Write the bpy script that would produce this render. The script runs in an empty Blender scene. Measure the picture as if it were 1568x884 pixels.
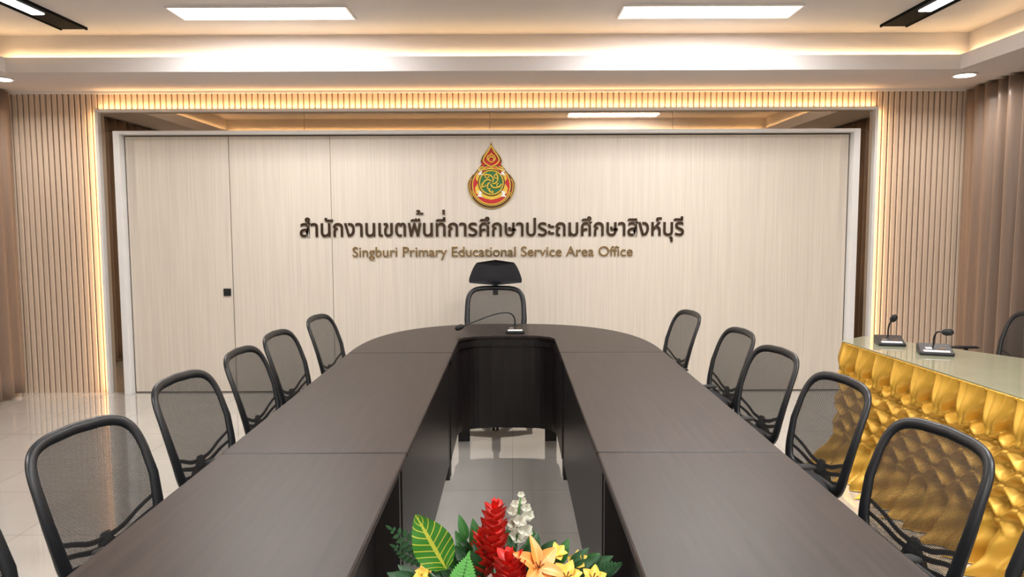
import bpy, bmesh, math, random
from mathutils import Vector, Matrix, Euler
random.seed(7)
S = bpy.context.scene
S.view_settings.view_transform = 'Standard'
COL = S.collection
pi = math.pi

# ------------------------------------------------------------------ helpers
def link(o, parent=None):
    COL.objects.link(o)
    if parent is not None:
        o.parent = parent
    return o

def empty(name, loc=(0, 0, 0), rotz=0):
    e = bpy.data.objects.new(name, None)
    e.empty_display_size = 0.1
    e.location = loc
    e.rotation_euler = (0, 0, rotz)
    COL.objects.link(e)
    return e

def mesh_obj(name, verts, faces, mat=None, smooth=False, parent=None, recalc=True, bevel=0, seg=2, subsurf=0, uvs=None):
    me = bpy.data.meshes.new(name)
    me.from_pydata([tuple(v) for v in verts], [], faces)
    if uvs is not None:
        uvl = me.uv_layers.new(name="UVMap")
        for p in me.polygons:
            for li, vi in zip(p.loop_indices, p.vertices):
                uvl.data[li].uv = uvs[vi]
    if recalc:
        bm = bmesh.new(); bm.from_mesh(me)
        bmesh.ops.recalc_face_normals(bm, faces=bm.faces)
        bm.to_mesh(me); bm.free()
    if smooth:
        for p in me.polygons: p.use_smooth = True
    if mat: me.materials.append(mat)
    o = bpy.data.objects.new(name, me)
    link(o, parent)
    if bevel:
        m = o.modifiers.new("bevel", 'BEVEL'); m.width = bevel; m.segments = seg
        m.limit_method = 'ANGLE'; m.angle_limit = math.radians(40)
    if subsurf:
        m = o.modifiers.new("sub", 'SUBSURF'); m.levels = subsurf; m.render_levels = subsurf
    return o

def boxgeo(b):
    x0, x1, y0, y1, z0, z1 = b
    v = [(x0,y0,z0),(x1,y0,z0),(x1,y1,z0),(x0,y1,z0),(x0,y0,z1),(x1,y0,z1),(x1,y1,z1),(x0,y1,z1)]
    f = [(0,3,2,1),(4,5,6,7),(0,1,5,4),(1,2,6,5),(2,3,7,6),(3,0,4,7)]
    return v, f

def boxes(name, lst, mat, parent=None, bevel=0, seg=2, smooth=False):
    V, F = [], []
    for b in lst:
        v, f = boxgeo(b); n = len(V)
        V += v; F += [tuple(i + n for i in q) for q in f]
    return mesh_obj(name, V, F, mat, smooth, parent, bevel=bevel, seg=seg)

def prism(name, pts, z0, z1, mat, parent=None, bevel=0, seg=2):
    n = len(pts)
    V = [(p[0], p[1], z0) for p in pts] + [(p[0], p[1], z1) for p in pts]
    F = [tuple(range(n))[::-1], tuple(range(n, 2*n))] + [(i, (i+1) % n, n+(i+1) % n, n+i) for i in range(n)]
    return mesh_obj(name, V, F, mat, False, parent, bevel=bevel, seg=seg)

def plate(name, pts, yf, yb, mat, parent=None, bevel=0):
    """flat shape in x-z plane, extruded along y"""
    n = len(pts)
    V = [(p[0], yf, p[1]) for p in pts] + [(p[0], yb, p[1]) for p in pts]
    F = [tuple(range(n)), tuple(range(n, 2*n))[::-1]] + [(i, (i+1) % n, n+(i+1) % n, n+i) for i in range(n)]
    return mesh_obj(name, V, F, mat, False, parent, bevel=bevel)

def tubegeo(pts, r, sides=10, closed=False, flat=1.0, nrm=None):
    pts = [Vector(p) for p in pts]; n = len(pts)
    V, F = [], []
    up = Vector(nrm) if nrm else None
    prev = None
    for i, p in enumerate(pts):
        if closed: t = pts[(i+1) % n] - pts[i-1]
        elif i == 0: t = pts[1]-pts[0]
        elif i == n-1: t = pts[-1]-pts[-2]
        else: t = pts[i+1]-pts[i-1]
        t.normalize()
        if up is not None:
            a = t.cross(up)
        elif prev is None:
            a = t.cross(Vector((0, 0, 1)) if abs(t.z) < .9 else Vector((1, 0, 0)))
        else:
            a = prev - t * prev.dot(t)
        a.normalize(); prev = a
        b = t.cross(a).normalized()
        rr = r[i] if isinstance(r, (list, tuple)) else r
        for k in range(sides):
            th = 2*pi*k/sides
            V.append(p + a*math.cos(th)*rr + b*math.sin(th)*rr*flat)
    m = n if closed else n-1
    for i in range(m):
        j = (i+1) % n
        for k in range(sides):
            l = (k+1) % sides
            F.append((i*sides+k, i*sides+l, j*sides+l, j*sides+k))
    if not closed:
        F.append(tuple(range(sides))[::-1]); F.append(tuple((n-1)*sides+k for k in range(sides)))
    return V, F

def tube(name, pts, r, mat, parent=None, **k):
    V, F = tubegeo(pts, r, **k)
    return mesh_obj(name, V, F, mat, True, parent)

def multi(name, geos, mat, parent=None, smooth=True, bevel=0):
    V, F = [], []
    for v, f in geos:
        n = len(V); V += [tuple(x) for x in v]; F += [tuple(i+n for i in q) for q in f]
    return mesh_obj(name, V, F, mat, smooth, parent, bevel=bevel)

def cylgeo(c, r, h, axis='z', n=20, r2=None):
    r2 = r if r2 is None else r2
    V = []
    for s, rr in ((-.5, r), (.5, r2)):
        for k in range(n):
            a = 2*pi*k/n; x, y, z = rr*math.cos(a), rr*math.sin(a), s*h
            if axis == 'x': x, y, z = z, x, y
            if axis == 'y': x, y, z = x, z, y
            V.append((c[0]+x, c[1]+y, c[2]+z))
    F = [tuple(range(n))[::-1], tuple(range(n, 2*n))] + [(i, (i+1) % n, n+(i+1) % n, n+i) for i in range(n)]
    return V, F

def smooth_path(P, n=8):
    P = [Vector(p) for p in P]; out = []
    for i in range(len(P)-1):
        p0 = P[max(i-1, 0)]; p1 = P[i]; p2 = P[i+1]; p3 = P[min(i+2, len(P)-1)]
        for k in range(n):
            t = k/n
            out.append(.5*((2*p1)+(p2-p0)*t+(2*p0-5*p1+4*p2-p3)*t*t+(3*p1-p0-3*p2+p3)*t**3))
    out.append(P[-1]); return out

# ------------------------------------------------------------------ materials
def new_mat(name):
    m = bpy.data.materials.new(name); m.use_nodes = True
    nt = m.node_tree; b = nt.nodes["Principled BSDF"]
    return m, nt, b

def mat(name, col, rough=.5, metal=0, var=0.0, scale=(5, 5, 5), bump=0, bscale=None, spec=None, coat=0, sheen=0, detail=4):
    m, nt, b = new_mat(name)
    b.inputs['Base Color'].default_value = (*col, 1)
    b.inputs['Roughness'].default_value = rough
    b.inputs['Metallic'].default_value = metal
    if spec is not None: b.inputs['Specular IOR Level'].default_value = spec
    if coat:
        b.inputs['Coat Weight'].default_value = coat; b.inputs['Coat Roughness'].default_value = .03
    if sheen:
        b.inputs['Sheen Weight'].default_value = sheen
    tc = nt.nodes.new('ShaderNodeTexCoord')
    mp = nt.nodes.new('ShaderNodeMapping'); mp.inputs['Scale'].default_value = scale
    nt.links.new(tc.outputs['Object'], mp.inputs['Vector'])
    no = nt.nodes.new('ShaderNodeTexNoise'); no.inputs['Scale'].default_value = 1; no.inputs['Detail'].default_value = detail
    nt.links.new(mp.outputs[0], no.inputs['Vector'])
    if var:
        r = nt.nodes.new('ShaderNodeValToRGB')
        r.color_ramp.elements[0].position = .3; r.color_ramp.elements[1].position = .7
        r.color_ramp.elements[0].color = (*[c*(1-var) for c in col], 1)
        r.color_ramp.elements[1].color = (*[min(1, c*(1+var)) for c in col], 1)
        nt.links.new(no.outputs['Fac'], r.inputs[0]); nt.links.new(r.outputs[0], b.inputs['Base Color'])
    if bump:
        bp = nt.nodes.new('ShaderNodeBump'); bp.inputs['Strength'].default_value = bump; bp.inputs['Distance'].default_value = .002
        nt.links.new(no.outputs['Fac'], bp.inputs['Height']); nt.links.new(bp.outputs[0], b.inputs['Normal'])
    return m

def emis(name, col, s):
    m, nt, b = new_mat(name)
    b.inputs['Base Color'].default_value = (*col, 1)
    b.inputs['Emission Color'].default_value = (*col, 1)
    b.inputs['Emission Strength'].default_value = s
    return m

M_ceil = mat("ceiling_paint", (.61, .58, .575), .7, var=.015, scale=(2, 2, 2))
M_wall = mat("wall_paint", (.62, .56, .5), .7, var=.02, scale=(3, 3, 3))
M_white = mat("white_trim_paint", (.80, .79, .78), .4, var=.01)
M_slat = mat("slat_wood", (.60, .48, .375), .45, var=.07, scale=(30, 30, 1.2))
M_lam = mat("pale_wood_laminate", (.665, .60, .515), .45, var=.07, scale=(90, 90, 1.6), detail=6)
M_shadow = mat("panel_gap_shadow", (.12, .085, .06), .7, var=.05)  # shade in the panel gaps, put into the colour
M_mirror = mat("bronze_mirror", (.50, .40, .30), .02, metal=1, var=.01)
M_table = mat("espresso_wood", (.026, .0185, .0165), .40, var=.28, scale=(45, 2.2, 20), bump=.15, spec=.32)
M_tabled = mat("espresso_panel", (.012, .009, .009), .35, var=.2, scale=(30, 30, 3))
M_black = mat("black_plastic", (.010, .011, .013), .38, var=.1, scale=(20, 20, 20))
M_blackr = mat("black_rubber", (.01, .01, .01), .7, var=.1)
M_fabric = mat("black_fabric", (.012, .012, .014), .9, var=.25, scale=(300, 300, 300), bump=.4)
M_chrome = mat("steel", (.6, .6, .62), .25, metal=1, var=.03)
M_gold = mat("gold_satin", (.62, .35, .045), .40, metal=.4, var=.08, scale=(9, 9, 9))
M_curt = mat("curtain_satin", (.20, .138, .10), .38, var=.08, scale=(40, 40, 2), sheen=.1)
M_thai = mat("dark_bronze_letter", (.07, .045, .028), .25, metal=.7, var=.05)
M_eng = mat("gold_letter", (.38, .27, .13), .22, metal=1, var=.05)
M_panel = emis("led_panel_diffuser", (1, .99, .97), 5)
M_down = emis("downlight_lens", (1, .97, .9), 6)
M_slot = mat("black_recess", (.004, .004, .004), .9, var=.1, spec=.1)

# floor tiles
M_floor, nt, b = new_mat("glossy_tile")
tc = nt.nodes.new('ShaderNodeTexCoord')
br = nt.nodes.new('ShaderNodeTexBrick')
br.offset = 0; br.inputs['Scale'].default_value = 1
br.inputs['Brick Width'].default_value = .6; br.inputs['Row Height'].default_value = .6
br.inputs['Mortar Size'].default_value = .0025; br.inputs['Mortar Smooth'].default_value = .2
br.inputs['Color1'].default_value = (.55, .53, .49, 1); br.inputs['Color2'].default_value = (.58, .56, .52, 1)
br.inputs['Mortar'].default_value = (.38, .36, .33, 1)
nt.links.new(tc.outputs['Object'], br.inputs['Vector'])
no = nt.nodes.new('ShaderNodeTexNoise'); no.inputs['Scale'].default_value = 3; no.inputs['Detail'].default_value = 6
nt.links.new(tc.outputs['Object'], no.inputs['Vector'])
mx = nt.nodes.new('ShaderNodeMixRGB'); mx.blend_type = 'SOFT_LIGHT'; mx.inputs[0].default_value = .25
nt.links.new(br.outputs['Color'], mx.inputs[1]); nt.links.new(no.outputs['Fac'], mx.inputs[2])
nt.links.new(mx.outputs[0], b.inputs['Base Color'])
b.inputs['Roughness'].default_value = .04
b.inputs['Coat Weight'].default_value = 1; b.inputs['Coat Roughness'].default_value = .02; b.inputs['Coat IOR'].default_value = 1.9

# chair mesh (woven net with real holes)
M_net, nt, b = new_mat("chair_net")
b.inputs['Base Color'].default_value = (.020, .018, .017, 1); b.inputs['Roughness'].default_value = .6
tc = nt.nodes.new('ShaderNodeTexCoord'); sp = nt.nodes.new('ShaderNodeSeparateXYZ')
nt.links.new(tc.outputs['Object'], sp.inputs[0])
def sinnode(out, k):
    a = nt.nodes.new('ShaderNodeMath'); a.operation = 'MULTIPLY'; a.inputs[1].default_value = k
    nt.links.new(out, a.inputs[0])
    s = nt.nodes.new('ShaderNodeMath'); s.operation = 'SINE'; nt.links.new(a.outputs[0], s.inputs[0]); return s
sx = sinnode(sp.outputs[0], 2*pi/.0062); sz = sinnode(sp.outputs[2], 2*pi/.0062)
ad = nt.nodes.new('ShaderNodeMath'); ad.operation = 'MULTIPLY'
nt.links.new(sx.outputs[0], ad.inputs[0]); nt.links.new(sz.outputs[0], ad.inputs[1])
gt = nt.nodes.new('ShaderNodeMath'); gt.operation = 'GREATER_THAN'; gt.inputs[1].default_value = .32
nt.links.new(ad.outputs[0], gt.inputs[0])
tr = nt.nodes.new('ShaderNodeBsdfTransparent'); ms = nt.nodes.new('ShaderNodeMixShader')
nt.links.new(gt.outputs[0], ms.inputs[0]); nt.links.new(b.outputs[0], ms.inputs[1]); nt.links.new(tr.outputs[0], ms.inputs[2])
nt.links.new(ms.outputs[0], nt.nodes['Material Output'].inputs['Surface'])

# glass sheet lying on pale cloth
M_glass = mat("table_glass", (.34, .35, .23), .35, var=.05, scale=(6, 6, 6), coat=1)
M_glass.node_tree.nodes["Principled BSDF"].inputs['Coat IOR'].default_value = 1.7

# ------------------------------------------------------------------ lights
def put_area(name, loc, d, sx, sy, power, col, spread=180, xaxis=(1, 0, 0)):
    l = bpy.data.lights.new(name, 'AREA'); l.shape = 'RECTANGLE'; l.size = sx; l.size_y = sy
    l.energy = power; l.color = col; l.spread = math.radians(spread)
    o = bpy.data.objects.new(name, l)
    z = -Vector(d).normalized()
    x = Vector(xaxis); x = (x - z*x.dot(z)).normalized(); y = z.cross(x)
    o.matrix_world = Matrix.Translation(Vector(loc)) @ Matrix((x, y, z)).transposed().to_4x4()
    link(o)
    return o
WARM = (1, .58, .27)

# ------------------------------------------------------------------ room
XL, XR, YB, YF = -4.41, 4.03, 6.80, -3.0
ZL, ZU = 2.66, 2.96
boxes("floor", [(XL-.1, XR+.1, YF-.1, YB+.1, -.05, 0)], M_floor)
boxes("wall_back", [(XL-.1, XR+.1, YB, YB+.1, 0, 3.0)], M_wall)
boxes("wall_left", [(XL-.1, XL, YF, YB, 0, 3.0)], M_wall)
boxes("wall_right", [(XR, XR+.1, YF, YB, 0, 3.0)], M_wall)
boxes("wall_front", [(XL-.1, XR+.1, YF-.1, YF, 0, 3.0)], M_wall)
ox0, ox1, oy0, oy1 = -3.84, 3.41, 2.9, 5.92
t = .02; w = .12
boxes("ceiling", [
    (XL, XR, oy1, YB, ZL, ZL+t), (XL, XR, YF, oy0, ZL, ZL+t), (XL, ox0, oy0, oy1, ZL, ZL+t), (ox1, XR, oy0, oy1, ZL, ZL+t),
    (ox0-t, ox1+t, oy1, oy1+t, ZL+t, ZL+.11), (ox0-t, ox1+t, oy0-t, oy0, ZL+t, ZL+.11),
    (ox0-t, ox0, oy0, oy1, ZL+t, ZL+.11), (ox1, ox1+t, oy0, oy1, ZL+t, ZL+.11),
    (ox0-w, ox1+w, oy1+w, oy1+w+t, ZL+t, ZU), (ox0-w, ox1+w, oy0-w-t, oy0-w, ZL+t, ZU),
    (ox0-w-t, ox0-w, oy0-w, oy1+w, ZL+t, ZU), (ox1+w, ox1+w+t, oy0-w, oy1+w, ZL+t, ZU),
    (XL, XR, YF, YB, ZU, ZU+.04)], M_ceil)
CV = (1, .68, .32)
xm, ym = (ox0+ox1)/2, (oy0+oy1)/2
pw = 4.2
put_area("cove_light_back", (xm, oy1+.035, ZL+.07), (0, 1, .15), ox1-ox0+.1, .03, pw*7.2, CV, 105)
put_area("cove_light_front", (xm, oy0-.035, ZL+.07), (0, -1, .15), ox1-ox0+.1, .03, pw*7.2, CV, 105)
put_area("cove_light_left", (ox0-.035, ym, ZL+.07), (-1, 0, .15), oy1-oy0+.1, .03, pw*3.1, CV, 105, (0, 1, 0))
put_area("cove_light_right", (ox1+.035, ym, ZL+.07), (1, 0, .15), oy1-oy0+.1, .03, pw*3.1, CV, 105, (0, 1, 0))

# LED panels
def led_panel(cx, cy, z, power=47):
    e = empty("led_panel_light", (cx, cy, z))
    boxes("frame", [(-.61, .61, -.16, -.148, -.012, 0), (-.61, .61, .148, .16, -.012, 0), (-.61, -.598, -.148, .148, -.012, 0), (.598, .61, -.148, .148, -.012, 0)], M_white, e)
    boxes("diffuser", [(-.598, .598, -.148, .148, -.008, 0)], M_panel, e)
    put_area("panel_lamp", (cx, cy, z-.015), (0, 0, -1), 1.18, .28, power, (1, .98, .965))
led_panel(-1.71, 5.41, ZU); led_panel(1.36, 5.41, ZU); led_panel(1.36, 3.2, ZU)
for cy in (1.6, -.6):
    led_panel(-1.71, cy, ZL, 51); led_panel(1.36, cy, ZL, 51)

# black slot fixtures
for sx in (-3.235, 2.83):
    e = empty("recessed_slot_light", (sx, 5.0, ZU))
    boxes("housing", [(-.10, .10, -.8, .8, -.012, 0)], M_slot, e)
    boxes("rails", [(-.10, -.09, -.8, .8, -.02, -.012), (.09, .10, -.8, .8, -.02, -.012)], M_slot, e)
    boxes("lamp_bar", [(-.045, .045, -.35, .37, -.024, -.012)], M_down, e, bevel=.01)
# downlights
for (dx, dy) in ((-4.02, 6.14), (3.56, 6.12), (-4.1, 4.0), (3.7, 4.0), (-4.1, 1.8), (3.7, 1.8), (-3.2, .4), (2.8, .4), (-3.2, -1.6), (2.8, -1.6)):
    e = empty("ceiling_downlight", (dx, dy, ZL))
    multi("ring", [cylgeo((0, 0, -.006), .092, .012, n=32, r2=.088)], M_white, e, smooth=False)
    multi("lens", [cylgeo((0, 0, -.009), .075, .012, n=32)], M_down, e, smooth=False)
    put_area("downlight_lamp", (dx, dy, ZL-.02), (0, 0, -1), .14, .14, 8, (1, .94, .87), 150)

# ------------------------------------------------------------------ back wall cladding
def slats(name, x0, x1, z0, z1, pitch=.05):
    n = max(1, round((x1-x0)/pitch)); p = (x1-x0)/n
    prof = []
    yb, yf = YB-.008, YB-.034
    for i in range(n):
        a = x0+i*p
        prof += [(a, yb), (a+.18*p, yb), (a+.20*p, yf+.004), (a+.28*p, yf), (a+.91*p, yf), (a+.98*p, yf+.004)]
    prof.append((x1, yb))
    prof = prof + [(x1, YB), (x0, YB)]
    return prism(name, prof, z0, z1, M_slat)
TX0, TX1, TZ = -3.60, 3.17, 2.49      # outer thin trim
slats("wall_back_slats_left", XL, TX0-.012, 0, ZL)
slats("wall_back_slats_right", TX1+.012, XR, 0, ZL)
slats("wall_back_slats_header", TX0-.012, TX1+.012, TZ+.012, ZL)
boxes("trim_1", [(TX0-.012, TX0+.012, YB-.075, YB, 0, TZ+.012), (TX1-.012, TX1+.012, YB-.075, YB, 0, TZ+.012), (TX0+.012, TX1-.012, YB-.075, YB, TZ-.012, TZ+.012)], M_white)
boxes("trim_2", [(XL, XR, YB-.06, YB-.036, ZL-.022, ZL)], M_white)
# mirror surround, panes with thin joints
FX0, FX1, FZ = -3.437, 3.01, 2.31
mp = []
js = [TX0+.012, -1.81, -.19, 1.41, TX1-.012]
for a, c in zip(js[:-1], js[1:]):
    mp.append((a+.002, c-.002, YB-.02, YB, FZ, TZ-.012))
mp.append((TX0+.012, FX0, YB-.02, YB, 0, FZ-.002)); mp.append((FX1, TX1-.012, YB-.02, YB, 0, FZ-.002))
boxes("mirror_surround", mp, M_mirror)
# inner white frame
boxes("trim_3", [(FX0, FX0+.055, YB-.13, YB, 0, FZ), (FX1-.055, FX1, YB-.13, YB, 0, FZ), (FX0+.055, FX1-.055, YB-.13, YB, FZ-.03, FZ)], M_white, bevel=.003)
ix0, ix1, iz = FX0+.055, FX1-.055, FZ-.03
boxes("panel_shadow_backing", [(ix0, ix1, YB-.04, YB, 0, iz)], M_shadow)  # dark brown sheet, paints the shadow line around and between the panels
ybd = YB-.05
doorx, seamx = -2.47, -1.585
boxes("wall_panelling", [(doorx+.003, seamx-.002, ybd, YB-.04, .012, iz-.012), (seamx+.002, ix1-.012, ybd, YB-.04, .012, iz-.012)], M_lam)
# door
d = empty("door_1", (0, 0, 0))
boxes("leaf", [(ix0+.012, doorx-.004, ybd, YB-.04, .012, iz-.012)], M_lam, d)
boxes("handle_plate", [(-2.555, -2.49, ybd-.012, ybd, .872, .937)], M_black, d, bevel=.003)
boxes("handle_pull", [(-2.54, -2.505, ybd-.02, ybd-.012, .887, .922)], M_black, d, bevel=.003)
boxes("seam_shadow_strip", [(seamx-.001, seamx+.001, ybd+.001, ybd+.004, .012, iz-.012)], M_shadow)  # dark strip painting the shade inside the panel seam

# warm LED around the trim
put_area("frame_light_header", ((TX0+TX1)/2, YB-.06, TZ+.02), (0, .25, 1), 6.75, .02, 14, WARM, 170)
put_area("frame_light_left", (TX0-.018, YB-.062, 1.25), (-1, .15, 0), 2.46, .02, 4.6, WARM, 170, (0, 0, 1))
put_area("frame_light_right", (TX1+.018, YB-.062, 1.25), (1, .15, 0), 2.46, .02, 4.6, WARM, 170, (0, 0, 1))

# ------------------------------------------------------------------ lettering
def text_mesh(body, size=1.0, offset=0.0):
    cu = bpy.data.curves.new("txt", 'FONT'); cu.body = body; cu.size = size; cu.extrude = .006; cu.offset = offset
    cu.resolution_u = 6
    o = bpy.data.objects.new("txt", cu); COL.objects.link(o)
    bpy.context.view_layer.update()
    dg = bpy.context.evaluated_depsgraph_get()
    me = bpy.data.meshes.new_from_object(o.evaluated_get(dg))
    bpy.data.objects.remove(o)
    return me
def bounds(me):
    xs = [v.co.x for v in me.vertices]; ys = [v.co.y for v in me.vertices]
    return min(xs), max(xs), min(ys), max(ys)
def place_text(name, body, x0, x1, zbase, matl, parent, offset=0.0, ysc=None):
    me = text_mesh(body, 1.0, offset)
    a, c, e, f = bounds(me)
    s = (x1-x0)/(c-a); sy = s if ysc is None else s*ysc
    for v in me.vertices:
        x, y, z = v.co
        v.co = ((x-a)*s+x0, -z*1.0 + (ybd-.0065), y*sy+zbase)
    me.materials.clear(); me.materials.append(matl)
    o = bpy.data.objects.new(name, me); link(o, parent)
    return o, s
sign = empty("office_name_sign", (0, 0, 0))
try:
    o, s = place_text("thai_lettering", "สำนักงานเขตพืนทีการศึกษาประถมศึกษาสิงห์บุรี", -1.865, 1.515, 1.395, M_thai, sign, .016, 1.14)
    for nm, ch, cx, cz in (("tone_mark_1", "้", -.808, 1.605), ("tone_mark_2", "่", -.598, 1.605)):
        me = text_mesh(ch, 1.0, .012); a, c, e, f = bounds(me)
        for v in me.vertices:
            x, y, z = v.co
            v.co = ((x-(a+c)/2)*s+cx, -z+(ybd-.0065), (y-(e+f)/2)*s+cz)
        me.materials.clear(); me.materials.append(M_thai)
        link(bpy.data.objects.new(nm, me), sign)
except Exception as ex:
    print("thai text failed", ex)
place_text("english_lettering", "Singburi Primary Educational Service Area Office", -1.405, 1.065, 1.215, M_eng, sign, .004)

# ------------------------------------------------------------------ emblem
M_er = mat("emblem_red", (.50, .02, .02), .4, var=.05); M_ey = mat("emblem_yellow", (.72, .48, .05), .4, var=.05)
M_eg = mat("emblem_green", (.03, .15, .04), .4, var=.05); M_ew = mat("emblem_white", (.8, .78, .75), .4, var=.02)
M_eo = mat("emblem_gold", (.45, .30, .09), .3, metal=.6, var=.05); M_ek = mat("emblem_dark", (.10, .05, .02), .4, var=.05)
K = 6.7/1170
def E(u, v): return ((u)*K-.177, 2.215-(v)*K)      # emblem units
def sil(scale=1.0, cv=65, n=28):
    half = [(0, 0), (1.2, 5), (3.5, 10), (8, 15), (14, 22), (16.5, 29), (15, 34), (18, 38), (21, 41), (23, 47), (29, 50), (33, 56), (36, 62)]
    for i in range(1, n+1):
        a = math.radians(4 - 94*i/n)
        half.append((36*math.cos(a), 66-36*math.sin(a)))
    pts = half + [(-x, y) for x, y in half[-2:0:-1]]
    c = (0, 58)
    return [E(c[0]+(x-c[0])*scale, c[1]+(y-c[1])*scale) for x, y in pts]
def disc(r, cu=0, cvv=66, n=40, sy=1): return [E(cu+r*math.cos(2*pi*k/n), cvv-sy*r*math.sin(2*pi*k/n)) for k in range(n)]
em = empty("ministry_emblem", (0, 0, 0))
y = ybd
plate("rim", sil(1.0), y-.010, y, M_eo, em)
plate("dark_band", sil(.965), y-.012, y-.010, M_ek, em)
plate("red_field", sil(.90), y-.014, y-.012, M_er, em)
plate("seal_dark", disc(31), y-.0155, y-.014, M_ek, em)
plate("seal_ring", disc(29.5), y-.017, y-.0155, M_ey, em)
plate("seal_red", disc(28), y-.018, y-.017, M_er, em)
plate("seal_body", [E(x, yy) for x, yy in [(0, 38), (9, 42), (14, 47), (22, 49), (24, 56), (20, 62), (25, 70), (24, 78), (17, 83), (9, 86), (0, 88), (-9, 86), (-17, 83), (-24, 78), (-25, 70), (-20, 62), (-24, 56), (-22, 49), (-14, 47), (-9, 42)]], y-.020, y-.018, M_ey, em)
plate("seal_green", disc(18.5, 0, 62), y-.022, y-.020, M_eg, em)
def smooth_path3(pts): return [(p.x, p.y) for p in smooth_path([(a, c, 0) for a, c in pts], 6)]
def yl(pts, r=1.0): return tubegeo([(E(a, c)[0], y-.0225, E(a, c)[1]) for a, c in smooth_path3(pts)], r*K, sides=6)
g = []
for k in range(5):
    a0 = 2*pi*k/5+.3
    pts = [(r*math.cos(a0+r*.13)*1, 62-r*math.sin(a0+r*.13)) for r in (2, 5, 8, 11, 14, 16)]
    g.append(yl(pts, 1.2))
    cx, cy = 12*math.cos(a0+.6), 62-12*math.sin(a0+.6)
    g.append(yl([(cx+3*math.cos(q), cy+3*math.sin(q)) for q in [i*pi/4 for i in range(7)]], .9))
g.append(yl([(18*math.cos(i*pi/12), 62-18*math.sin(i*pi/12)) for i in range(25)], 1.0))
for sgn in (1, -1):
    g.append(yl([(0, 38), (sgn*8, 34), (sgn*12, 28), (sgn*9, 21), (sgn*4, 14), (0, 6)], 1.1))
    g.append(yl([(sgn*2, 30), (sgn*6, 27), (sgn*5, 22), (sgn*2, 21), (0, 18)], .9))
    g.append(yl([(sgn*6, 42), (sgn*13, 42), (sgn*18, 45), (sgn*17, 40), (sgn*12, 38)], 1.1))
    g.append(yl([(sgn*29, 84), (sgn*32, 74), (sgn*33, 64), (sgn*30, 56)], .6))
g.append(yl([(4*math.cos(i*pi/6), 27-4*math.sin(i*pi/6)) for i in range(13)], .9))
g.append(yl([(31*math.cos(math.radians(-a)), 66-31*math.sin(math.radians(-a))) for a in range(20, 165, 8)], .6))
multi("gold_scrollwork", g, M_ey, em)
for i, (a, c) in enumerate(((-17, 46), (17, 46), (-18, 79), (18, 79))):
    plate("white_mark_%d" % (i+1), [E(a-4, c-5), E(a+4, c-3), E(a+2, c+1), E(a+5, c+5), E(a-4, c+4), E(a-1, c)], y-.024, y-.020, M_ew, em)
multi("dark_outline", [tubegeo([(E(a, c)[0], y-.021, E(a, c)[1]) for a, c in [(20*math.cos(i*pi/16), 62-20*math.sin(i*pi/16)) for i in range(33)]], .7*K, sides=6)], M_ek, em)

# ------------------------------------------------------------------ curtains
def curtain(name, xc, y0, y1, z0, z1, sgn):
    n = int((y1-y0)/.012); rows = 16; V = []; F = []
    for j in range(rows+1):
        tz = j/rows; z = z0+(z1-z0)*tz
        for i in range(n+1):
            yy = y0+(y1-y0)*i/n
            ph = yy*2*pi/.17 + .8*math.sin(yy*3.1)
            amp = .055*(1-.25*tz) * (.8+.3*math.sin(yy*5.3+1))
            V.append((xc+amp*math.sin(ph+.35*math.sin(tz*2.2+yy)), yy+.012*math.sin(ph*.5+tz*2), z))
    m = n+1
    for j in range(rows):
        for i in range(n): F.append((j*m+i, j*m+i+1, (j+1)*m+i+1, (j+1)*m+i))
    o = mesh_obj(name, V, F, M_curt, True, None, recalc=False)
    s = o.modifiers.new("solid", 'SOLIDIFY'); s.thickness = .003
    return o
curtain("window_curtain", XL+.085, .3, 6.70, .03, 2.64, 1)
curtain("window_curtain.001", XR-.095, .3, 6.70, .03, 2.64, -1)

# ------------------------------------------------------------------ conference table
CX = -.035; OW, IW, TH = .925, .313, .75
tb = empty("conference_table", (CX, 0, 0))
def module(nm, sgn, y0, y1, inset):
    xa, xb = sorted((sgn*IW, sgn*OW))
    boxes("top_"+nm, [(xa, xb, y0+.003, y1-.003, TH-.022, TH)], M_table, tb, bevel=.006, seg=3)
    xa2, xb2 = sorted((sgn*(IW+.012), sgn*(OW-.012)))
    boxes("underedge_"+nm, [(xa2, xb2, y0+.006, y1-.006, TH-.045, TH-.022)], M_tabled, tb, bevel=.004)
    xa, xb = sorted((sgn*(IW+inset), sgn*(IW+inset+.018)))
    L = [(xa, xb, y0+.05, y1-.05, .09, TH-.045)]
    xa, xb = sorted((sgn*(IW+.02), sgn*.70))
    L += [(xa, xb, y0+.02, y0+.05, 0, TH-.045), (xa, xb, y1-.05, y1-.02, 0, TH-.045)]
    boxes("legs_"+nm, L, M_tabled, tb, bevel=.002)
for sgn, nm in ((-1, "left"), (1, "right")):
    module(nm+"_near", sgn, .48, 2.46, .10)
    module(nm+"_far", sgn, 2.46, 4.42, .022)
Y0, DY = 4.424, 1.29
def outer(off=0):
    P = []
    for k in range(65):
        a = pi*k/64; c, s = math.cos(a), math.sin(a)
        n = 2.5
        P.append(((OW-off)*math.copysign(abs(c)**(2/n), c), Y0+(DY-off)*abs(s)**(2/n)))
    return P
def notch(off=0):
    W = IW+off; D = .68+off; R = .17; P = [(-W, Y0)]
    for k in range(9):
        a = pi - (pi/2)*k/8
        P.append((-W+R+R*math.cos(a), Y0+D-R+R*math.sin(a)))
    for x in (-.1, 0, .1): P.append((x*W/IW, Y0+D+.012*(1-abs(x)*4)))
    for k in range(9):
        a = pi/2 - (pi/2)*k/8
        P.append((W-R+R*math.cos(a), Y0+D-R+R*math.sin(a)))
    P.append((W, Y0)); return P
prism("top_end", outer()+notch(), TH-.022, TH, M_table, tb, bevel=.005, seg=3)
prism("underedge_end", outer(.012)+notch(.012), TH-.045, TH-.022, M_tabled, tb)
na, nb = notch(.014), notch(.034)
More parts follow.
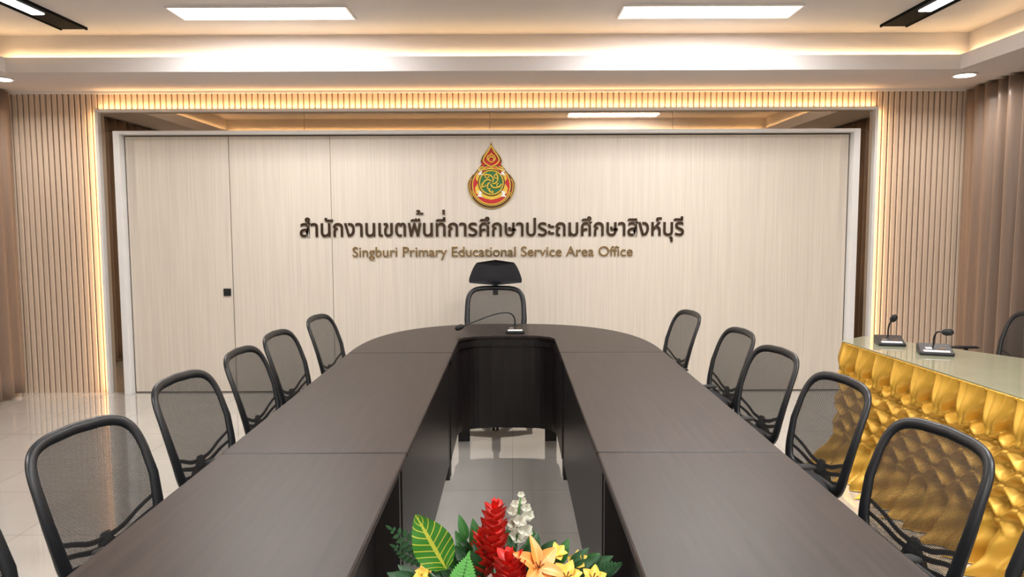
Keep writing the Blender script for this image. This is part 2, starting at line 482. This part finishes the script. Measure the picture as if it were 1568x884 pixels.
prism("modesty_end", na+nb[::-1], .11, TH-.045, M_tabled, tb)
prism("modesty_rim", notch(.002)+notch(.02)[::-1], TH-.075, TH-.045, M_tabled, tb)
boxes("legs_end", [(-.72, -IW-.04, Y0+.32, Y0+.35, 0, TH-.045), (IW+.04, .72, Y0+.32, Y0+.35, 0, TH-.045),
                   (-.34, -.26, 5.18, 5.21, 0, TH-.045), (.26, .34, 5.18, 5.21, 0, TH-.045), (-.7, -IW-.02, Y0+.02, Y0+.05, 0, TH-.045), (IW+.02, .7, Y0+.02, Y0+.05, 0, TH-.045)], M_tabled, tb)

# ------------------------------------------------------------------ office chair
def sgnpow(c, e): return math.copysign(abs(c)**e, c)
def build_chair(e, zb=.43, zt=.86, W=.258, headrest=False):
    parts = []
    H = (zt-zb)/2; zc = (zt+zb)/2
    def surf(x, z):
        q = (z-zb)/(zt-zb)
        return Vector((x, -.215-.125*q+.018*math.sin(pi*q) + .45*x*x, z))
    loop = []
    N = 80
    def wid(s): return 1.0-.05*max(0, s)**2 - .10*max(0, -s)
    PW = 6.5
    for k in range(N):
        a = 2*pi*k/N; c, s = math.cos(a), math.sin(a)
        sz_ = sgnpow(s, 2/PW)
        cx_ = sgnpow(c, 2/PW)
        z = zc+(H-.018)*sz_ + (.016*(1-cx_*cx_) if s > 0 else 0)
        x = (W-.02)*wid(sz_)*cx_
        loop.append(surf(x, z))
    rr = []
    for p in loop:
        q = (p.z-zb)/(zt-zb); rr.append(.019+.011*max(0, .7-q))
    V, F = tubegeo(loop, rr, sides=12, closed=True, flat=.55, nrm=(0, 1, .25))
    parts.append(mesh_obj("back_frame", V, F, M_black, True, e))
    V, F = [], []
    R, C = 24, 14
    for j in range(R+1):
        s = (-1+2*j/R)*.995
        x1 = (W-.022)*wid(s)*(max(0, 1-abs(s)**PW))**(1/PW)
        for i in range(C+1):
            cc = -1+2*i/C
            z = zc+(H-.018)*s+(.016*(1-cc*cc)*max(0, s))
            V.append(surf(x1*cc, z))
    for j in range(R):
        for i in range(C): F.append((j*(C+1)+i, j*(C+1)+i+1, (j+1)*(C+1)+i+1, (j+1)*(C+1)+i))
    parts.append(mesh_obj("back_net", V, F, M_net, True, e, recalc=False))
    g = []
    for sg in (1, -1):
        for k, (zz0, zz1) in enumerate(((.085, .145), (.06, .105), (.03, .06))):
            P = [surf(sg*x, zb+zz0+(zz1-zz0)*f) + Vector((0, -.008, 0)) for x, f in ((.02, 0), (.08, .15), (.15, .6), (W-.035, 1))]
            g.append(tubegeo(smooth_path(P, 5), [.010-.0025*i/15 for i in range(16)], sides=8, flat=.6, nrm=(0, 1, 0)))
    P = [surf(0, zb+q)+Vector((0, -.012, 0)) for q in (.0, .05, .10)]
    g.append(tubegeo(P, [.06, .05, .02], sides=10, flat=.3, nrm=(0, 1, 0)))
    g.append(tubegeo(smooth_path([(0, -.235, zb+.04), (0, -.26, zb+.01), (0, -.22, .405), (0, -.05, .40)], 6), .024, sides=10, flat=.7, nrm=(1, 0, 0)))
    parts.append(multi("back_support", g, M_black, e))
    # seat
    V, F = [], []
    N = 40
    rings = [(.90, .405), (.99, .415), (1.0, .44), (.985, .465), (.93, .482), (.8, .487), (.5, .482), (.15, .48)]
    for sc, z in rings:
        for k in range(N):
            a = 2*pi*k/N; c, s = math.cos(a), math.sin(a)
            x = .235*sc*sgnpow(c, 2/3.6); yv = .225*sc*sgnpow(s, 2/3.6)+.02
            zz = z - (.02*max(0, (yv-.12)/.12)**2 if z > .43 else 0)
            V.append((x, yv, zz))
    for r in range(len(rings)-1):
        for k in range(N): F.append((r*N+k, r*N+(k+1) % N, (r+1)*N+(k+1) % N, (r+1)*N+k))
    F.append(tuple(range(N))[::-1]); F.append(tuple((len(rings)-1)*N+k for k in range(N)))
    parts.append(mesh_obj("seat", V, F, M_fabric, True, e))
    # arms
    g = []; pads = []
    for sg in (1, -1):
        g.append(tubegeo(smooth_path([(sg*.12, -.02, .40), (sg*.235, -.02, .405), (sg*.255, -.02, .44), (sg*.252, .0, .53), (sg*.25, .02, .575)], 6), .014, sides=8, flat=1.4, nrm=(0, 1, 0)))
        pads.append(tubegeo([(sg*.25, -.08, .585), (sg*.25, -.06, .588), (sg*.25, .07, .590), (sg*.25, .12, .588), (sg*.25, .135, .584)], [.012, .024, .026, .022, .010], sides=12, flat=.4, nrm=(0, 0, 1)))
    parts.append(multi("arm_posts", g, M_black, e)); parts.append(multi("arm_pads", pads, M_blackr, e))
    # base
    g = [cylgeo((0, 0, .385), .09, .04, n=20), cylgeo((0, 0, .29), .022, .22, n=16), cylgeo((0, 0, .16), .034, .16, n=16), cylgeo((0, 0, .10), .05, .05, n=16)]
    cas = []
    for k in range(5):
        a = 2*pi*k/5+.3; dx, dy = math.cos(a), math.sin(a)
        g.append(tubegeo([(dx*.03, dy*.03, .105), (dx*.15, dy*.15, .09), (dx*.285, dy*.285, .068)], [.026, .022, .015], sides=8))
        g.append(cylgeo((dx*.275, dy*.275, .058), .008, .03, n=8))
        px, py = -dy, dx
        for s2 in (-1, 1):
            c = Vector((dx*.27+px*.014*s2, dy*.27+py*.014*s2, .026))
            P = [c+Vector((px, py, 0))*(-.009), c+Vector((px, py, 0))*.009]
            cas.append(tubegeo(P, .0255, sides=16))
    parts.append(multi("star_base", g, M_black, e, bevel=0)); parts.append(multi("casters", cas, M_blackr, e, smooth=False))
    if headrest:
        V, F = [], []
        R, C = 10, 12
        for side in (0, 1):
            for j in range(R+1):
                q = j/R; z = zt+.02+.20*q
                wq = (.215-.075*q**1.6)*(max(0, 1-abs(2*q-1)**7))**(1/5)+.002
                for i in range(C+1):
                    u = -1+2*i/C
                    th = .028*math.sqrt(max(0, 1-u**4))*math.sqrt(max(0.0, 1-(2*q-1)**4))
                    V.append((wq*u, -.335+.05*u*u-.03*q+(th if side == 0 else -th), z))
        m = (R+1)*(C+1)
        for side in (0, 1):
            for j in range(R):
                for i in range(C):
                    a = side*m+j*(C+1)+i; F.append((a, a+1, a+C+2, a+C+1))
        parts.append(mesh_obj("headrest", V, F, M_fabric, True, e))
        parts.append(multi("headrest_stem", [tubegeo(smooth_path([(0, -.35, zt-.06), (0, -.385, zt+.02), (0, -.37, zt+.12)], 5), .022, sides=8, flat=.5, nrm=(0, 1, 0))], M_black, e))
    return parts

D_ = math.radians
slots = [(-1.05, 1.58, -pi/2-D_(6)), (-1.055, 2.31, -pi/2-D_(10)), (-1.08, 3.13, -pi/2-D_(6)), (-1.06, 3.82, -pi/2-D_(2)), (-1.07, 4.44, -pi/2-D_(4)), (-1.03, 5.22, -pi/2-D_(6)),
         (1.0, 1.54, pi/2+D_(4)), (1.0, 2.25, pi/2+D_(7)), (1.03, 3.04, pi/2+D_(6)), (1.02, 3.75, pi/2+D_(8)), (1.04, 4.46, pi/2+D_(5)), (.96, 5.40, pi/2+D_(8)),
         (3.33, 5.28, pi/2)]
first = None
for i, (cx, cy, rz) in enumerate(slots):
    e = empty("office_chair", (cx, cy, 0), rz)
    if first is None:
        first = build_chair(e)
    else:
        for p in first:
            o = p.copy(); COL.objects.link(o); o.parent = e
ex = empty("executive_chair", (-.125, 5.74, 0), pi+.02)
build_chair(ex, zb=.50, zt=.995, W=.245, headrest=True)

# ------------------------------------------------------------------ microphones
def mic(name, loc, rz, neck, w=.13, dpt=.14):
    e = empty(name, loc, rz)
    V = [(-w/2, -dpt/2, 0), (w/2, -dpt/2, 0), (w/2, dpt/2, 0), (-w/2, dpt/2, 0), (-w/2, -dpt/2, .018), (w/2, -dpt/2, .018), (w/2, dpt/2, .05), (-w/2, dpt/2, .05)]
    F = [(0, 3, 2, 1), (4, 5, 6, 7), (0, 1, 5, 4), (1, 2, 6, 5), (2, 3, 7, 6), (3, 0, 4, 7)]
    mesh_obj("base", V, F, M_black, False, e, bevel=.005)
    def top(y): return .018+(y+dpt/2)/dpt*.032
    def slab(nm, x0, x1, y0, y1, m):
        mesh_obj(nm, [(x0, y0, top(y0)), (x1, y0, top(y0)), (x1, y1, top(y1)), (x0, y1, top(y1)), (x0, y0, top(y0)+.002), (x1, y0, top(y0)+.002), (x1, y1, top(y1)+.002), (x0, y1, top(y1)+.002)], F, m, False, e)
    slab("label", -w*.38, w*.38, -dpt*.44, -dpt*.28, M_white)
    slab("button_1", -w*.3, -w*.08, -dpt*.15, 0, M_chrome)
    slab("button_2", w*.08, w*.3, -dpt*.15, 0, M_ek)
    P = smooth_path(neck, 8)
    tube("gooseneck", P, .0048, M_black, e, sides=8)
    a, bb = Vector(neck[-2]), Vector(neck[-1]); dd = (bb-a).normalized()
    tube("capsule", [bb-dd*.012, bb-dd*.006, bb+dd*.01, bb+dd*.035, bb+dd*.048, bb+dd*.052], [.006, .014, .019, .019, .013, .003], M_blackr, e, sides=14)
    return e
mic("gooseneck_microphone", (.02, 5.24, TH), 0, [(0.0, .05, .045), (-.005, .045, .10), (-.05, .03, .135), (-.15, .0, .125), (-.28, -.05, .082), (-.36, -.08, .055)])

# ------------------------------------------------------------------ skirted table
GT = .765
poly = [(2.06, 4.70), (2.28, 4.88), (2.80, 3.95), (2.86, 2.0), (2.20, 2.0)]
st = empty("skirted_table", (0, 0, 0))
def inset_poly(P, d):
    n = len(P); c = Vector((sum(p[0] for p in P)/n, sum(p[1] for p in P)/n)); out = []
    for p in P:
        v = Vector(p)-c; out.append(tuple(c+v*(1-d/v.length)))
    return out
M_cloth = mat("pale_cloth", (.50, .47, .30), .6, var=.08, scale=(8, 8, 8))
prism("table_board", inset_poly(poly, .01), GT-.03, GT-.006, M_cloth, st)
prism("glass_top", inset_poly(poly, -.022), GT-.005, GT+.003, M_glass, st, bevel=.001)
boxes("table_legs", [(2.3, 2.34, 4.3, 4.34, 0, GT-.03), (2.62, 2.66, 3.9, 3.94, 0, GT-.03), (2.3, 2.34, 2.15, 2.19, 0, GT-.03), (2.7, 2.74, 2.15, 2.19, 0, GT-.03)], M_chrome, st)
R = .05
n = len(poly)
ccw = sum((poly[(i+1) % n][0]-poly[i][0])*(poly[(i+1) % n][1]+poly[i][1]) for i in range(n)) < 0
PP = poly if ccw else poly[::-1]
pts = []
for i in range(n):
    p0, p1, p2 = Vector(PP[i-1]), Vector(PP[i]), Vector(PP[(i+1) % n])
    a = p1+(p0-p1).normalized()*R; c = p1+(p2-p1).normalized()*R
    for k in range(7):
        tt = k/6; pts.append((1-tt)**2*a+2*tt*(1-tt)*p1+tt*tt*c)
dense = []
for i in range(len(pts)):
    a, c = pts[i], pts[(i+1) % len(pts)]; L = (c-a).length; m = max(1, int(L/.0045))
    for k in range(m): dense.append(a+(c-a)*k/m)
N = len(dense); acc = [0]
for i in range(N): acc.append(acc[-1]+(dense[(i+1) % N]-dense[i]).length)
TOT = acc[-1]; cells = round(TOT/.19); P_ = TOT/cells
ROWS = 170
def tri(x): x %= 1; return min(x, 1-x)*2
def ss(a, b, x):
    x = min(1, max(0, (x-a)/(b-a))); return x*x*(3-2*x)
def sdisp(s, tt):
    ph = s/P_; fr = (ph % 1)-.5
    zz = tt*GT
    # hanging pleated fans that narrow to a point
    A = 0
    FH = .26
    if tt < FH+.02:
        q = tt/FH
        half = .48*(1-.82*ss(.30, 1.0, q))
        e = abs(fr)/half
        if e < 1:
            ang = math.atan2(fr*P_, max(.01, (FH-tt)*GT+.03))
            A = (.014+.036*ss(0, .7, q))*(1-e**4)+.020*tri(ang*3.6+.5)*(1-e**6)
        A *= 1-ss(.96, 1.06, q)
    # honeycomb smocking: sharp rims around diamond pockets
    hB = .15
    zl = zz-.20*GT
    p = s/P_+.5+zl/hB; q2 = s/P_+.5-zl/hB
    dp = min(p % 1, 1-p % 1); dq = min(q2 % 1, 1-q2 % 1)
    mn = min(dp, dq)
    knot = math.exp(-((dp**2+dq**2)/.010))
    rim = max(0, 1-mn/.32)**1.4
    a2 = math.atan2((p % 1)-.5, (q2 % 1)-.5)
    star = tri(a2*4/(2*pi))
    B = .048*rim*(1-.55*knot)+.012*star*min(1, mn*6)
    wB = ss(.20, .26, tt)*(1-ss(.68, .78, tt)) if A < .02 else ss(.20, .26, tt)*.3
    # loose hem
    wC = ss(.66, .78, tt); h = max(0, (tt-.68)/.32)
    k = s*2*pi/.15+1.5*math.sin(s*4.1)+.5*math.sin(tt*9+s*3)
    C = .02+.11*h**1.6+(.016+.045*h)*(tri(k/(2*pi))*2-1)+.016*h*math.sin(k*2.3+s*7)+.012*h*math.sin(tt*40+s*23)
    base = .01+.04*max(0, tt-.2)
    return base+max(A, 0)+B*wB+C*wC
V, F = [], []
for j in range(ROWS+1):
    tt = j/ROWS
    for i in range(N):
        tan = (dense[(i+5) % N]-dense[i-5]).normalized(); nr = Vector((tan.y, -tan.x))
        dd = sdisp(acc[i], tt); p = dense[i]+nr*(dd-.01)
        V.append((p.x, p.y, max(.004, (GT-.006)*(1-tt))))
for j in range(ROWS):
    for i in range(N):
        k = (i+1) % N; F.append((j*N+i, j*N+k, (j+1)*N+k, (j+1)*N+i))
mesh_obj("gold_skirt", V, F, M_gold, True, st)
V, F = tubegeo([(p.x, p.y, GT-.014) for p in dense[::3]], .010, sides=8, closed=True)
mesh_obj("skirt_edging", V, F, M_gold, True, st)
mic("desk_microphone", (2.27, 4.55, GT+.003), -.25, [(0, .05, .04), (.0, .05, .09), (.005, .03, .13), (.01, .0, .15)], w=.15, dpt=.15)
mic("desk_microphone.001", (2.36, 4.22, GT+.003), -.35, [(0, .05, .04), (.0, .05, .08), (.01, .02, .12), (.04, -.01, .125)], w=.17, dpt=.15)

# ------------------------------------------------------------------ flower arrangement
class MB:
    def __init__(s): s.V = []; s.F = []; s.U = []
    def leaf(s, base, d, nrm, L, W, curl=.2, cup=.2, N=10, C=4, wave=0, prof=.8, shape=None):
        base = Vector(base); d = Vector(d).normalized(); nrm = Vector(nrm); nrm = (nrm-d*nrm.dot(d)).normalized()
        sd = d.cross(nrm); n0 = len(s.V)
        for i in range(N+1):
            t_ = i/N
            c = base+d*L*t_-nrm*curl*L*t_*t_
            w_ = W*(shape(t_) if shape else max(.02, math.sin(pi*min(1, t_**prof*.98+.01))**.85))
            for j in range(C+1):
                u = -1+2*j/C
                s.V.append(c+sd*u*w_+nrm*(cup*w_*u*u+wave*W*math.sin(t_*14+u)*abs(u)))
                s.U.append((u*.5+.5, t_))
        for i in range(N):
            for j in range(C):
                a = n0+i*(C+1)+j; s.F.append((a, a+1, a+C+2, a+C+1))
    def geo(s, g):
        n = len(s.V); s.V += [Vector(v) for v in g[0]]; s.U += [(.5, .5)]*len(g[0]); s.F += [tuple(i+n for i in f) for f in g[1]]
    def obj(s, name, m, parent): return mesh_obj(name, s.V, s.F, m, True, parent, recalc=False, uvs=s.U)
def leafmat(name, c1, c2, veins=9, width=.18, rough=.4):
    m, nt, b = new_mat(name)
    uv = nt.nodes.new('ShaderNodeTexCoord'); sp = nt.nodes.new('ShaderNodeSeparateXYZ'); nt.links.new(uv.outputs['UV'], sp.inputs[0])
    def mth(op, a, bv=None, c=None):
        x = nt.nodes.new('ShaderNodeMath'); x.operation = op
        for i, q in enumerate((a, bv)):
            if q is None: continue
            if isinstance(q, (int, float)): x.inputs[i].default_value = q
            else: nt.links.new(q, x.inputs[i])
        return x.outputs[0]
    au = mth('ABSOLUTE', mth('SUBTRACT', sp.outputs[0], .5))
    mid = mth('LESS_THAN', au, .05)
    ph = mth('SUBTRACT', mth('MULTIPLY', sp.outputs[1], veins), mth('MULTIPLY', au, 3.5))
    fr_ = mth('FRACT', ph); vein = mth('LESS_THAN', fr_, width)
    k = mth('MAXIMUM', mid, vein)
    mx = nt.nodes.new('ShaderNodeMixRGB'); nt.links.new(k, mx.inputs[0])
    mx.inputs[1].default_value = (*c1, 1); mx.inputs[2].default_value = (*c2, 1)
    nt.links.new(mx.outputs[0], b.inputs['Base Color']); b.inputs['Roughness'].default_value = rough
    return m
M_croton = leafmat("croton_leaf", (.035, .20, .015), (.50, .52, .05), 9, .16)
M_leaf = leafmat("green_leaf", (.025, .12, .02), (.05, .20, .04), 8, .2)
M_dleaf = leafmat("dark_leaf", (.012, .06, .015), (.02, .10, .03), 8, .2)
M_fern = leafmat("bright_leaf", (.10, .42, .07), (.20, .55, .14), 12, .3)
M_red = mat("red_bract", (.62, .02, .012), .45, var=.3, scale=(60, 60, 60))
M_or = leafmat("orange_petal", (.85, .30, .06), (.90, .48, .14), 1, .05)
M_yel = leafmat("yellow_petal", (.85, .55, .07), (.88, .65, .18), 1, .05)
M_wh = mat("white_petal", (.74, .76, .62), .5, var=.06, scale=(40, 40, 40))
M_stem = mat("stem_green", (.06, .18, .04), .5, var=.15)
M_pot = mat("ceramic_white", (.7, .68, .64), .25, var=.03)
FX, FY = -.02, 1.72
fl = empty("flower_arrangement", (0, 0, 0))
V, F = [], []
prof = [(.0, .0), (.12, .0), (.12, .02), (.06, .05), (.045, .12), (.07, .2), (.12, .32), (.14, .42), (.13, .5), (.145, .53), (.13, .53), (.11, .48), (0, .47)]
for r, z in prof:
    for k in range(32): V.append((FX+max(r, .001)*math.cos(2*pi*k/32), FY+max(r, .001)*math.sin(2*pi*k/32), z))
for i in range(len(prof)-1):
    for k in range(32): F.append((i*32+k, i*32+(k+1) % 32, (i+1)*32+(k+1) % 32, (i+1)*32+k))
mesh_obj("urn", V, F, M_pot, True, fl)
def X(u, yy=FY): return (u-784)/1170*(yy*.9964+.06)
stems = MB()
def stem(p): stems.geo(tubegeo(smooth_path([(FX+(p[0]-FX)*.15, FY+(p[1]-FY)*.2, .48), (FX+(p[0]-FX)*.6, FY+(p[1]-FY)*.6, (.48+p[2])/2+.02), p], 5), .003, sides=6))
def spike(base, top, R, n, mb):
    base, top = Vector(base), Vector(top); ax = (top-base); L = ax.length; ax.normalize()
    sd = ax.cross(Vector((0, 1, 0))).normalized(); fw = ax.cross(sd)
    for k in range(n):
        t_ = k/n; a = k*2.4
        rad = sd*math.cos(a)+fw*math.sin(a)
        r = R*(1-.4*t_**1.5)
        c = base+ax*L*t_*.92
        mb.leaf(c+rad*r*.25, rad*.95+ax*.5, ax-rad*.6, r*1.3, r*.55, -.35, .35, N=6, C=4)
    for k in range(5):
        a = k*1.256; rad = sd*math.cos(a)+fw*math.sin(a)
        mb.leaf(top-ax*.02, ax+rad*.25, -rad, R*.9, R*.25, .1, .3, N=5, C=2)
rb = MB()
spike((X(750), FY, .70), (X(757), FY, .856), .036, 44, rb)
spike((X(788, 1.64), 1.64, .63), (X(778, 1.64), 1.64, .765), .044, 40, rb)
spike((X(740), FY-.01, .68), (X(734), FY, .79), .028, 22, rb)
rb.obj("red_ginger_flowers", M_red, fl)
for p in ((X(752), FY, .70), (X(784), 1.64, .63), (X(742), FY, .68)): stem(p)
wb = MB()
wp = [(X(797), FY+.05, .858), (X(799), FY+.05, .843), (X(788), FY+.05, .835), (X(805), FY+.05, .826), (X(784), FY+.05, .818), (X(808), FY+.05, .808), (X(795), FY+.04, .798), (X(786), FY+.05, .786), (X(803), FY+.04, .775), (X(791), FY+.04, .76)]
for k, p in enumerate(wp):
    s_ = .007+.0010*k
    for q in range(6):
        a = q*pi/3+k
        wb.leaf(p, (math.cos(a), -.5, math.sin(a)*.9), (0, -1, .3), s_*1.3, s_*.75, .35, .2, N=5, C=3, wave=.1)
wb.obj("white_snapdragon", M_wh, fl); stem((X(796), FY+.05, .852))
def lily(mb, c, face, L, W, n=6, curl=.45, rot=0):
    face = Vector(face).normalized(); s1 = face.cross(Vector((0, 0, 1))).normalized(); s2 = face.cross(s1)
    for k in range(n):
        a = rot+2*pi*k/n; rad = s1*math.cos(a)+s2*math.sin(a)
        mb.leaf(Vector(c)+(-face*.004*(k % 2)), rad+face*.7, face-rad*.3, L, W*(1 if k % 2 else .8), curl, .25, N=9, C=4, wave=.05)
ob = MB()
lily(ob, (X(822, 1.66), 1.66, .728), (.5, -.5, .7), .068, .020, rot=.3)
ob.obj("orange_lily", M_or, fl); stem((X(822), 1.68, .728))
yb_ = MB()
for (u, z, yy, L) in ((866, .703, 1.66, .042), (908, .69, 1.68, .034), (852, .735, 1.72, .026), (638, .690, 1.64, .038), (884, .70, 1.74, .032), (612, .672, 1.64, .034), (668, .685, 1.62, .03), (650, .71, 1.68, .025)):
    lily(yb_, (X(u, yy), yy, z), (random.uniform(-.5, .5), -.5, .8), L, L*.42, rot=random.random()*2, curl=.2)
    stem((X(u, yy), yy+.01, z))
yb_.obj("yellow_flowers", M_yel, fl)
an = MB()
for u, z, yy in ((824, .728, 1.66), (866, .703, 1.66), (906, .69, 1.68), (638, .690, 1.64)):
    for k in range(5):
        a = k*1.25; c = Vector((X(u, yy), yy, z)); an.geo(tubegeo([c, c+Vector((math.cos(a)*.010, -.025, .02+math.sin(a)*.008))], [.001, .002], sides=5))
an.obj("stamens", mat("anther_brown", (.35, .12, .03), .6, var=.1), fl)
cb = MB()
cb.leaf((X(684), 1.68, .715), (-.52, -.02, 1), (.2, -1, .25), .145, .046, .06, .15, N=14, C=6, wave=.04)
cb.leaf((X(640, 1.6), 1.6, .660), (-1, -.05, .32), (.1, -.6, .8), .11, .028, .15, .15, N=14, C=6)
cb.leaf((X(690, 1.62), 1.62, .65), (-.9, -.2, .5), (.1, -.7, .7), .09, .024, .15, .15, N=14, C=6)
cb.obj("croton_leaves", M_croton, fl)
fb = MB()
def frond(mb, base, tip, n, W, nrm=(0, -1, .3)):
    base, tip = Vector(base), Vector(tip); ax = (tip-base).normalized(); L = (tip-base).length
    nn = Vector(nrm); sd = ax.cross(nn).normalized()
    for k in range(n):
        t_ = k/n; c = base+ax*L*t_
        w_ = W*(math.sin(pi*(.18+.8*t_)))
        for sg in (1, -1):
            mb.leaf(c, sd*sg+ax*.55, nn, w_, w_*.2+.002, .1, .1, N=5, C=2)
    mb.leaf(tip-ax*.01, ax, nn, .02, .004, 0, 0, N=4, C=2)
frond(fb, (X(690, 1.58), 1.58, .645), (X(716, 1.60), 1.60, .785), 20, .036)
fb.obj("fern_fronds", M_fern, fl)
gb = MB(); db = MB()
for (u, z, d, L, W) in ((735, .70, (-.2, 0, 1), .10, .02), (722, .69, (-.5, 0, 1), .09, .018), (760, .68, (.2, .1, 1), .09, .02), (712, .755, (-.3, 0, 1), .06, .012),
                        (850, .69, (.5, 0, 1), .07, .016), (700, .68, (-.9, 0, .7), .09, .018), (880, .68, (.9, 0, .6), .07, .016), (810, .68, (.1, 0, 1), .09, .02)):
    gb.leaf((X(u), FY+.03, z), d, (0, -1, .4), L, W, .25, .2)
gb.obj("green_leaves", M_leaf, fl)
for k in range(50):
    a = random.uniform(-1, 1); u = 784+a*150-10; z = .675+.06*random.random()-.06*abs(a)
    db.leaf((X(u), FY+.06*random.random()-.02, z), (a*1.2+random.uniform(-.4, .4), random.uniform(-.5, .3), .7), (0, -1, .6), .06, .013, .3, .2, N=6, C=2)
frond(db, (X(655), FY+.02, .72), (X(592), FY+.02, .79), 8, .026)
frond(db, (X(650), FY+.02, .70), (X(598), FY+.02, .745), 8, .024)
frond(db, (X(905), FY+.02, .67), (X(948), FY+.02, .70), 8, .022)
frond(db, (X(860), FY+.04, .66), (X(935), FY+.04, .67), 9, .022)
db.obj("dark_foliage", M_dleaf, fl)
stems.obj("stems", M_stem, fl)
mb = MB()
for k in range(120):
    a = random.uniform(0, 2*pi); r = random.uniform(0, .15); q = random.uniform(.3, 1)
    mb.leaf((FX+r*math.cos(a), FY+r*math.sin(a)*.8, .52+.12*random.random()), (math.cos(a), math.sin(a)*.8, q), (0, 0, 1), .075, .018, .3, .2, N=6, C=2)
mb.obj("foliage_mound", M_dleaf, fl)

# ------------------------------------------------------------------ world + camera
wd = bpy.data.worlds.new("world"); S.world = wd; wd.use_nodes = True
wd.node_tree.nodes['Background'].inputs[0].default_value = (.8, .8, .8, 1)
wd.node_tree.nodes['Background'].inputs[1].default_value = .1
cam = bpy.data.cameras.new("camera"); cam.sensor_width = 36; cam.lens = 1170/1568*36
co = bpy.data.objects.new("camera", cam); COL.objects.link(co)
co.matrix_world = Matrix.Translation((0, 0, 1.5)) @ Matrix.Rotation(math.radians(90-4.84), 4, 'X') @ Matrix.Rotation(math.radians(-.2), 4, 'Z')
cam.clip_start = .05
S.camera = co
